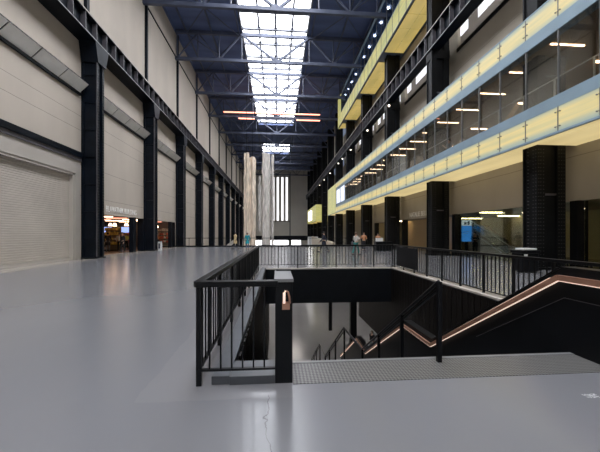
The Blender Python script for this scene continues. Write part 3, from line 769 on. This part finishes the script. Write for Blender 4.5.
# ------------------------------------------------------------------ the stairs
path = [(3.85, 0.0), (7.4, -2.32), (8.95, -2.32), (12.95, -4.72), (14.45, -4.72), (18.3, -7.0)]
stair = thing('staircase', 'wide dark staircase descending from the bridge toward the lower hall', 'staircase', (2, 3.75, 0))
for (a, b), nm in (((0, 1), 14), ((2, 3), 14), ((4, 5), 13)):
    (ya, za), (yb, zb) = path[a], path[b]; m_ = MB(); rise = (za-zb)/nm; go = (yb-ya)/(nm-1)
    for i in range(1, nm):
        m_.box(.17, 3.9, ya-.13+(i-1)*go, ya-.13+i*go+.03, za-i*rise-.35, za-i*rise)
    m_.build('flight', 'curb', stair)
box(.17, 3.9, 7.27, 8.95, -2.6, -2.32).build('landing', 'curb', stair); box(.17, 3.9, 12.8, 14.45, -5.0, -4.72).build('landing', 'curb', stair)
HP = [(1.2, 1.0), (3.85, 1.0), (7.3, -1.2), (8.95, -1.2), (12.92, -3.62), (14.42, -3.52), (18.1, -5.85)]
def parapet(x0, x1, hp, name, label, side, hs=None):
    root = thing(name, label, 'stair wall', (x0, 3.5, 0))
    tpo = [(y, z+.13) for y, z in hp]; bt = []
    for y, z in hp: bt.append((y, max(z-2.1, LOW)))
    poly = tpo+bt[::-1]; m_ = MB()
    n = len(hp)
    for i in range(n-1): m_.prism([tpo[i], tpo[i+1], bt[i+1], bt[i]], x0, x1)
    m_.build('panel', 'black', root)
    xs_ = x0-.035 if side > 0 else x1+.035
    a = MB(); b = MB(); c2 = MB()
    if hs: hp = [hs]+hp[1:]
    for i in range(n-1):
        a.bar((xs_, hp[i][0], hp[i][1]-.01), (xs_, hp[i+1][0], hp[i+1][1]-.01), .05, .075)
        b.bar((xs_, hp[i][0], hp[i][1]-.055), (xs_, hp[i+1][0], hp[i+1][1]-.055), .04, .008)
    a.build('handrail', 'copper', root)
    b.build('light_strip', 'led', root)
    for i in range(1, 2) if side > 0 else (): c2.bar((xs_, hp[i][0]+.12, hp[i][1]-.03), (xs_, hp[i+1][0]-.1, hp[i+1][1]+.1), .02, .007)
    if side > 0: c2.build('upper_light_strip', 'led', root)
    cp = MB()
    for i in range(n-1): cp.bar(((x0+x1)/2, *tpo[i]), ((x0+x1)/2, *tpo[i+1]), abs(x1-x0)+.02, .02)
    cp.build('coping', 'rail', root)
    if side > 0:
        sm = MB(); sx = x0-.004
        sm.bar((sx, 1.2, .72), (sx, 3.8, .72), .006, .010); sm.bar((sx, 3.8, .72), (sx, 5.6, -.42), .006, .008)
        sm.build('panel_seam', 'steel_mid', root)
parapet(3.9, 4.1, HP, 'stair_parapet', 'black stair wall with lit copper handrail on the right of the stairs', 1)
parapet(.0, .165, [(3.85, 1.0)]+HP[2:], 'stair_parapet', 'black stair wall with handrail behind the newel box, left of the stairs', -1, (5.0, .267))
# central rail
cr = thing('central_handrail', 'black double central handrail zigzagging down the middle of the stairs', 'railing', (2.0, 3.58, 0))
CP = [(3.58, 1.0), (6.95, -1.13), (8.85, -1.2), (12.4, -3.5), (13.95, -3.55), (17.2, -5.6)]
for dx, dz in ((0, 0), (.03, -.07)):
    m_ = MB()
    for i in range(5): m_.tube([(2.0+dx, CP[i][0], CP[i][1]+dz), (2.0+dx, CP[i+1][0], CP[i+1][1]+dz)], .022, 8)
    m_.build('rail', 'rail', cr)
for y, z in [(3.58, 1.0), (4.7, .29), (5.8, -.4)]+[(6.95, -1.13), (8.85, -1.2), (10.2, -2.05), (11.4, -2.85), (12.4, -3.5), (13.95, -3.55), (15.2, -4.35), (16.2, -5.0), (17.2, -5.6)]:
    box(1.98, 2.03, y-.025, y+.025, z-1.0, z).build('post', 'rail', cr)

# under the bridge
for i, (x, y, w_) in enumerate(((4.6, 26.4, .3), (5.65, 22.6, .45))):
    tag(box(x, x+w_, y, y+w_, LOW, -1.5).build('support_post', 'black', org=(x, y, LOW)), ['slim black post under the bridge, seen through the stairwell', 'thicker black pillar under the bridge beside the stair wall'][i], 'post')
for i, (x, y) in enumerate(((1.5, 19), (1.5, 28), (8.5, 24), (-5, 22), (1.5, 35), (9.5, 32))):
    r_ = thing('added_fill_lamp', 'added unseen fill lamp under the bridge, %s' % ORD[i], 'lamp', (x, y, -1.55), 'added fill lights under the bridge')  # added lamps, out of view, brightening the floor below the deck
    box(x-1.5, x+1.5, y-.3, y+.3, -1.56, -1.5).build('housing', 'steel', r_)
    box(x-1.4, x+1.4, y-.2, y+.2, -1.58, -1.56).build('diffuser', 'lampfill', r_)

# far rail at the bridge edge
fr_ = thing('bridge_railing', 'long thin dark railing across the far edge of the bridge', 'railing', (0, 37.9, 0))
MB().bar((WL+.1, 37.9, 1.08), (WR-.1, 37.9, 1.08), .06, .06).build('top_rail', 'rail', fr_)
MB().bar((WL+.1, 37.9, .15), (WR-.1, 37.9, .15), .04, .03).build('bottom_rail', 'rail', fr_)
for i in range(18):
    x = WL+.2+i*1.5; box(x-.02, x+.02, 37.87, 37.93, 0, 1.06).build('post', 'rail', fr_)
    if False: pass
# ramp structures beyond the bridge
tag(MB().prism([(45, -3.2), (75, -.4), (75, .3), (45, -2.6)], -10.6, -10.2).build('ramp_parapet', 'frame_beige', org=(-10.4, 60, -2)), 'pale sloping parapet beyond the bridge at the left wall', 'wall')
tag(MB().prism([(44, -2.), (44, .35), (71, 1.0), (71, -2)], 8.2, 8.6).build('ramp_parapet', 'goods_w', org=(8.4, 60, -2)), 'pale sloping parapet beyond the bridge at the right side', 'wall')
tag(box(7.6, 9.9, 72, 74, -3.2, .9).build('white_kiosk', 'white', org=(7, 73, -3)), 'white box kiosk far away behind the striding person', 'kiosk')

# ------------------------------------------------------------------ hanging pale fibre columns (generic)
def hanging(x, y, w_, zt, zb, n, m_, label, jag):
    root = thing('textile_hanging', label, 'textile hanging', (x, y, zb), 'pale fibre hangings near the end wall')
    b = MB()
    for i in range(n):
        a = random.uniform(0, 2*math.pi); rr = w_/2*math.sqrt(random.uniform(.2, 1))*.9
        px, py = x+rr*math.cos(a), y+rr*math.sin(a); top = zt-random.uniform(0, jag); bot = zb+random.uniform(0, 1.5)
        r0 = random.uniform(.12, .22)*w_; pts = []; rs = []
        k_ = 14
        for j in range(k_+1):
            z = bot+(top-bot)*j/k_
            pts.append((px+random.uniform(-.07, .07), py+random.uniform(-.07, .07), z)); rs.append(r0*random.uniform(.65, 1.15))
        b.tube(pts, rs, 7)
    b.build('fibre_strips', m_, root)
    MB().tube([(x, y, zt-.6), (x, y, 26.6)], .04, 6).build('suspension_cable', 'steel', root)
hanging(-5.5, 55, 1.0, 16.4, -5, 16, 'textile', 'tall pale beige fibre hanging, leftmost and tallest beside the left wall', .4)
hanging(-4.48, 55.3, 1.15, 15.6, -5, 20, 'textile', 'wide pale beige fibre hanging behind the person in turquoise', .5)
hanging(-4.4, 75, 1.1, 16.2, 1.5, 9, 'textile_g', 'thin grey fibre hanging set back between the larger ones', 5)
hanging(-1.95, 55, 1.4, 16.4, -5, 26, 'textile_g', 'wide grey-white fibre hanging beside the tall slit windows', .4)
hanging(-.9, 55, .6, 16.2, -5, 8, 'textile_g', 'narrow grey-white fibre hanging partly covering the slit windows', .6)

# ------------------------------------------------------------------ bin, desk
bn = thing('waste_bin', 'black waste bin with white items on its lid, by the big right column', 'bin', (10.35, 11.8, 0))
MB().box(10.0, 10.7, 11.5, 12.1, .05, .80).build('body', 'black', bn, bevel=.03)
MB().box(9.96, 10.74, 11.46, 12.14, .80, .92).build('lid', 'rail', bn, bevel=.02)
box(10.1, 10.6, 11.9, 11.92, 0, .05).build('foot', 'black', bn)
tag(MB().box(10.08, 10.66, 11.55, 12.0, .93, 1.0).build('paper_tray', 'white', org=(10.4, 11.8, .93), bevel=.01), 'flat white tray lying on the black waste bin', 'tray')
tag(MB().box(10.04, 10.18, 11.47, 11.498, .6, .76).build('bin_label', 'white', org=(10.1, 11.48, .7)), 'small white notice stuck on the front of the black bin', 'notice')
dk = thing('welcome_desk', 'black desk with white papers beside the third right column', 'desk', (9.9, 27.6, 0))
box(9.2, 10.7, 27.3, 27.9, 0, .85).build('body', 'black', dk, bevel=.02)
box(9.15, 10.75, 27.25, 27.95, .85, .9).build('top', 'rail', dk)
tag(box(9.3, 9.9, 27.4, 27.8, .9, 1.2).build('leaflet_holder', 'white', org=(9.6, 27.6, .9)), 'white leaflet holder standing on the black desk', 'leaflet holder')

# ------------------------------------------------------------------ people
def skinmesh(name, verts, edges, radii, m_, parent, sub=2):
    me = bpy.data.meshes.new(name); me.from_pydata(verts, edges, []); me.materials.append(M[m_])
    o = bpy.data.objects.new(name, me); COL.objects.link(o); o.parent = parent
    o.modifiers.new('skin', 'SKIN')
    for i, r_ in enumerate(radii):
        sv = me.skin_vertices[0].data[i]; sv.radius = r_ if isinstance(r_, tuple) else (r_, r_); sv.use_root = (i == 0)
    s_ = o.modifiers.new('sub', 'SUBSURF'); s_.levels = sub; s_.render_levels = sub
    o.modifiers['skin'].use_smooth_shade = True
    return o
def person(label, loc, rz, h=1.72, stride=.0, arms='down', top='navy', legs='blackc', hair='hair', coat=False, shoes='blackc', skirt=False, bag=None, sleeves=True, sit=False):
    root = thing('person', label, 'person', loc); root.rotation_euler = (0, 0, rz)
    s = h/1.72; J = {}
    J['pel'] = (0, 0, .93); J['spi'] = (0, .0, 1.12); J['che'] = (0, .01, 1.32); J['neck'] = (0, .0, 1.47); J['hb'] = (0, .01, 1.55); J['ht'] = (0, .02, 1.64)
    for sd, nm in ((-1, 'L'), (1, 'R')):
        st_ = stride*sd
        J['hip'+nm] = (.10*sd, 0, .88); J['kn'+nm] = (.105*sd, st_*.42+.02, .49); J['an'+nm] = (.105*sd, st_*.95-.04, .09+abs(st_)*.06*(1 if st_ < 0 else .2)); J['to'+nm] = (.115*sd, st_*.95+.14, .035)
        J['sh'+nm] = (.185*sd, 0, 1.41)
        if arms == 'down':
            J['el'+nm] = (.24*sd, -st_*.35-.02, 1.13); J['wr'+nm] = (.25*sd, -st_*.7+.06, .88)
        elif arms == 'fold':
            J['el'+nm] = (.24*sd, .02, 1.14); J['wr'+nm] = (.10*sd, .24, 1.14)
        elif arms == 'bend':
            J['el'+nm] = (.25*sd, -.05, 1.15); J['wr'+nm] = (.20*sd, .2, 1.2+.08*sd)
        w_ = Vector(J['wr'+nm]); e_ = Vector(J['el'+nm]); d_ = (w_-e_).normalized()
        J['pa'+nm] = tuple(w_+d_*.07)
        side = d_.cross(Vector((sd, 0, 0))).normalized() if abs(d_.x) < .9 else Vector((0, 0, 1))
        for q, (off, ln, cur) in enumerate(((-.028, .062, .3), (-.009, .075, .25), (.011, .07, .3), (.03, .055, .4))):
            b_ = w_+d_*.095+side*off; m2 = b_+d_*ln*.55+Vector((-sd, 0, 0))*ln*.15; t_ = m2+d_*ln*.45+Vector((-sd, 0, 0))*ln*cur
            J['f%d%s' % (q, nm)] = tuple(b_); J['g%d%s' % (q, nm)] = tuple(m2); J['h%d%s' % (q, nm)] = tuple(t_)
        th = w_+d_*.035+side*-.035; J['t0'+nm] = tuple(th); J['t1'+nm] = tuple(th+d_*.04+side*-.022)
    J = {k_: tuple(c*s for c in v) for k_, v in J.items()}
    R = dict(pel=(.13, .10), spi=(.115, .09), che=(.135, .10), neck=.05, hb=(.062, .075), ht=(.070, .082))
    for nm in 'LR':
        R.update({'hip'+nm: .085, 'kn'+nm: .055, 'an'+nm: .038, 'to'+nm: .034, 'sh'+nm: .052, 'el'+nm: .038, 'wr'+nm: .025, 'pa'+nm: (.036, .018), 't0'+nm: .011, 't1'+nm: .009})
        for q in range(4): R['f%d%s' % (q, nm)] = .011; R['g%d%s' % (q, nm)] = .009; R['h%d%s' % (q, nm)] = .008
    E_ = [('pel', 'spi'), ('spi', 'che'), ('che', 'neck'), ('neck', 'hb'), ('hb', 'ht')]
    for nm in 'LR':
        E_ += [('pel', 'hip'+nm), ('hip'+nm, 'kn'+nm), ('kn'+nm, 'an'+nm), ('an'+nm, 'to'+nm), ('che', 'sh'+nm), ('sh'+nm, 'el'+nm), ('el'+nm, 'wr'+nm), ('wr'+nm, 'pa'+nm), ('wr'+nm, 't0'+nm), ('t0'+nm, 't1'+nm)]
        for q in range(4): E_ += [('pa'+nm, 'f%d%s' % (q, nm)), ('f%d%s' % (q, nm), 'g%d%s' % (q, nm)), ('g%d%s' % (q, nm), 'h%d%s' % (q, nm))]
    def mk(name, keys, m_, grow, sub=2, over=None):
        keys = list(keys); idx = {k_: i for i, k_ in enumerate(keys)}
        ed = [(idx[a], idx[b_]) for a, b_ in E_ if a in idx and b_ in idx]
        rad = []
        for k_ in keys:
            r_ = (over or {}).get(k_, R[k_]); r_ = r_ if isinstance(r_, tuple) else (r_, r_)
            rad.append(((r_[0]+grow)*s, (r_[1]+grow)*s))
        return skinmesh(name, [J[k_] for k_ in keys], ed, rad, m_, root, sub)
    mk('body', J.keys(), 'skin', 0)
    up = ['che', 'spi', 'pel']+[k_+nm for nm in 'LR' for k_ in ('sh', 'el', 'wr')]
    J['pel2'] = J['pel']
    mk('coat' if coat else 'top', up, top, .022 if coat else .014, over={'pel': (.15, .12), 'wrL': .03, 'wrR': .03, 'neck': .055})
    mk('trousers', ['pel']+[k_+nm for nm in 'LR' for k_ in ('hip', 'kn', 'an')], legs, .012, over={'anL': .045, 'anR': .045})
    if coat:   # coat skirt: open cone to mid thigh
        z1, z0 = .98*s, .58*s; n = 16; vs = []
        for z, a, b_ in ((z1, .17, .135), ((z1+z0)/2, .2, .17), (z0, .215, .2)):
            for i in range(n):
                t_ = 2*math.pi*i/n; vs.append((a*s*math.cos(t_), b_*s*math.sin(t_), z))
        m2 = MB(); m2.add(vs, [(j*n+i, j*n+(i+1) % n, (j+1)*n+(i+1) % n, (j+1)*n+i) for j in range(2) for i in range(n)])
        me = bpy.data.meshes.new('coat_skirt'); me.from_pydata(m2.v, [], m2.f); me.materials.append(M[top]); me.polygons.foreach_set('use_smooth', [True]*len(me.polygons))
        o = bpy.data.objects.new('coat_skirt', me); COL.objects.link(o); o.parent = root
    for nm, sd in (('L', -1), ('R', 1)):
        a = J['an'+nm]; t_ = J['to'+nm]
        m2 = MB().tube([(a[0], a[1]-.05*s, .05*s+a[2]-.09*s), (a[0], a[1]+.02*s, .055*s+a[2]-.09*s), (t_[0], t_[1], t_[2]), (t_[0], t_[1]+.05*s, t_[2]-.005)], [.035*s, .05*s, .042*s, .02*s], 10)
        me = bpy.data.meshes.new('shoe'); me.from_pydata(m2.v, [], m2.f); me.materials.append(M[shoes]); me.polygons.foreach_set('use_smooth', [True]*len(me.polygons))
        o = bpy.data.objects.new('shoe', me); COL.objects.link(o); o.parent = root
    # hair cap, eyes, nose, ears
    c = Vector(J['hb']).lerp(Vector(J['ht']), .55)
    bm = bmesh.new(); bmesh.ops.create_uvsphere(bm, u_segments=16, v_segments=12, radius=1)
    for v in list(bm.verts):
        if v.co.z < -.55 or (v.co.y > .45 and v.co.z < .35): bm.verts.remove(v)
    for v in bm.verts: v.co = Vector((v.co.x*.088*s, v.co.y*.108*s-.012*s, v.co.z*.115*s+.02*s))+c
    me = bpy.data.meshes.new('hair'); bm.to_mesh(me); bm.free(); me.materials.append(M[hair])
    o = bpy.data.objects.new('hair', me); COL.objects.link(o); o.parent = root
    o.modifiers.new('thick', 'SOLIDIFY').thickness = .012
    for nm, mb in (('eye', MB().ball((c.x-.03*s, c.y+.082*s, c.z), .011*s, 8)), ('eye', MB().ball((c.x+.03*s, c.y+.082*s, c.z), .011*s, 8)),
                   ('nose', MB().tube([(c.x, c.y+.08*s, c.z+.005*s), (c.x, c.y+.105*s, c.z-.03*s)], [.008*s, .014*s], 8)),
                   ('mouth', MB().box(c.x-.022*s, c.x+.022*s, c.y+.075*s, c.y+.086*s, c.z-.055*s, c.z-.047*s))):
        me = bpy.data.meshes.new(nm); me.from_pydata(mb.v, [], mb.f); me.materials.append(M['eye' if nm == 'eye' else 'skin' if nm == 'nose' else 'goods_r'])
        o = bpy.data.objects.new(nm, me); COL.objects.link(o); o.parent = root
    if bag:
        o = thing('shoulder_bag', bag, 'bag', (loc[0]-.28, loc[1], loc[2]+.85))
        x, y, z = o.location
        MB().box(x-.06, x+.06, y-.16, y+.16, z-.16, z+.14).build('pouch', 'goods_k', o, bevel=.03)
        MB().tube([(x, y-.12, z+.13), (x+.1, y-.05, z+.5), (x+.1, y+.05, z+.5), (x, y+.12, z+.13)], .012, 6).build('strap', 'goods_k', o)
    return root
person('person in dark clothes striding across the bridge behind the far railing', (4.15, 26.3, 0), math.radians(80), 1.78, .42, 'down', 'navy', 'blackc', coat=True)
person('person in a white top and teal trousers on the bridge', (5.95, 22.3, 0), math.radians(-60), 1.72, .25, 'bend', 'cream', 'tealc', 'hair_b', bag='dark shoulder bag beside the person in teal trousers')
person('person in an orange-brown top and dark trousers, arms raised slightly', (8.3, 28.2, 0), math.radians(170), 1.74, .1, 'bend', 'orange', 'blackc', 'hair_b')
person('person in an orange top standing at the black desk', (9.75, 28.4, 0), math.radians(180), 1.68, 0, 'fold', 'orange', 'blackc')
person('person in a tan coat walking on the left of the bridge', (-4.4, 32.2, 0), math.radians(-50), 1.78, .3, 'down', 'tanc', 'blackc', coat=True)
person('person in a turquoise jacket seen in front of the pale hangings', (-3.1, 31.8, 0), math.radians(10), 1.72, .12, 'down', 'turq', 'denim', 'hair_b', coat=True)
person('person in black behind the lobby glass at right, near the stair rail', (15.4, 22.3, 0), math.radians(140), 1.75, .1, 'fold', 'blackc', 'blackc', coat=True)
person('person in dark clothes below, glimpsed under the stair wall', (6.75, 20.9, LOW), math.radians(120), 1.72, .2, 'down', 'blackc', 'greyc')
person('person in pale grey leaning at the lower balcony rail, taller one', (11.25, 18.9, 6.08), math.radians(90), 1.76, 0, 'bend', 'greyc', 'blackc')
person('person in a pale top at the lower balcony rail, shorter one', (11.3, 17.6, 6.08), math.radians(90), 1.55, 0, 'bend', 'cream', 'blackc')
person('person in dark coat in the shop, nearest the left column', (-15.0, 27.9, 0), math.radians(30), 1.72, .15, 'down', 'blackc', 'greyc', coat=True)
person('person in cream top in the shop doorway beneath the lettering', (-14.2, 28.3, 0), math.radians(200), 1.7, .1, 'down', 'cream', 'blackc')
person('person in lime top in the shop, by the yellow goods', (-14.9, 31.0, 0), math.radians(160), 1.66, .1, 'bend', 'lime', 'blackc')
person('person in black beside the slim post of the first shop entrance', (-13.1, 26.6, 0), math.radians(160), 1.74, .1, 'down', 'blackc', 'blackc')

person('person in grey deep in the shop, left of the pale blue screens', (-17.4, 32.5, 0), math.radians(180), 1.7, .1, 'down', 'greyc', 'blackc')
person('person in red-brown top behind the second lit shop entrance', (-13.9, 36.2, 0), math.radians(150), 1.7, .1, 'bend', 'orange', 'blackc')
# balcony wooden stair flank seen behind glass
tag(MB().prism([(17.6, 6.6), (17.6, 7.1), (15.3, 8.62), (15.0, 8.45)], 12.9, 13.15).build('inner_stair_side', 'tan', org=(13, 16, 6.1)), 'warm brown sloping stair side inside the lower balcony, behind the glass', 'stair side')

# ------------------------------------------------------------------ world, camera, colour
w_ = bpy.data.worlds.new('world'); sc.world = w_; w_.use_nodes = True
w_.node_tree.nodes['Background'].inputs[0].default_value = (.5, .6, .8, 1); w_.node_tree.nodes['Background'].inputs[1].default_value = .3
cam = bpy.data.cameras.new('camera'); co = bpy.data.objects.new('camera', cam); COL.objects.link(co)
cam.sensor_width = 36; cam.lens = 18; cam.shift_y = 8/600.; cam.clip_end = 400
co.location = (0, 0, H); co.rotation_euler = (math.pi/2, 0, -PH)
sc.camera = co
sc.view_settings.view_transform = 'Standard'; sc.view_settings.look = 'None'; sc.view_settings.gamma = 1; sc.view_settings.use_curve_mapping = False
sc.view_settings.exposure = .08
sc.cycles.use_denoising = True
sc.cycles.max_bounces = 8; sc.cycles.diffuse_bounces = 5; sc.cycles.transparent_max_bounces = 12
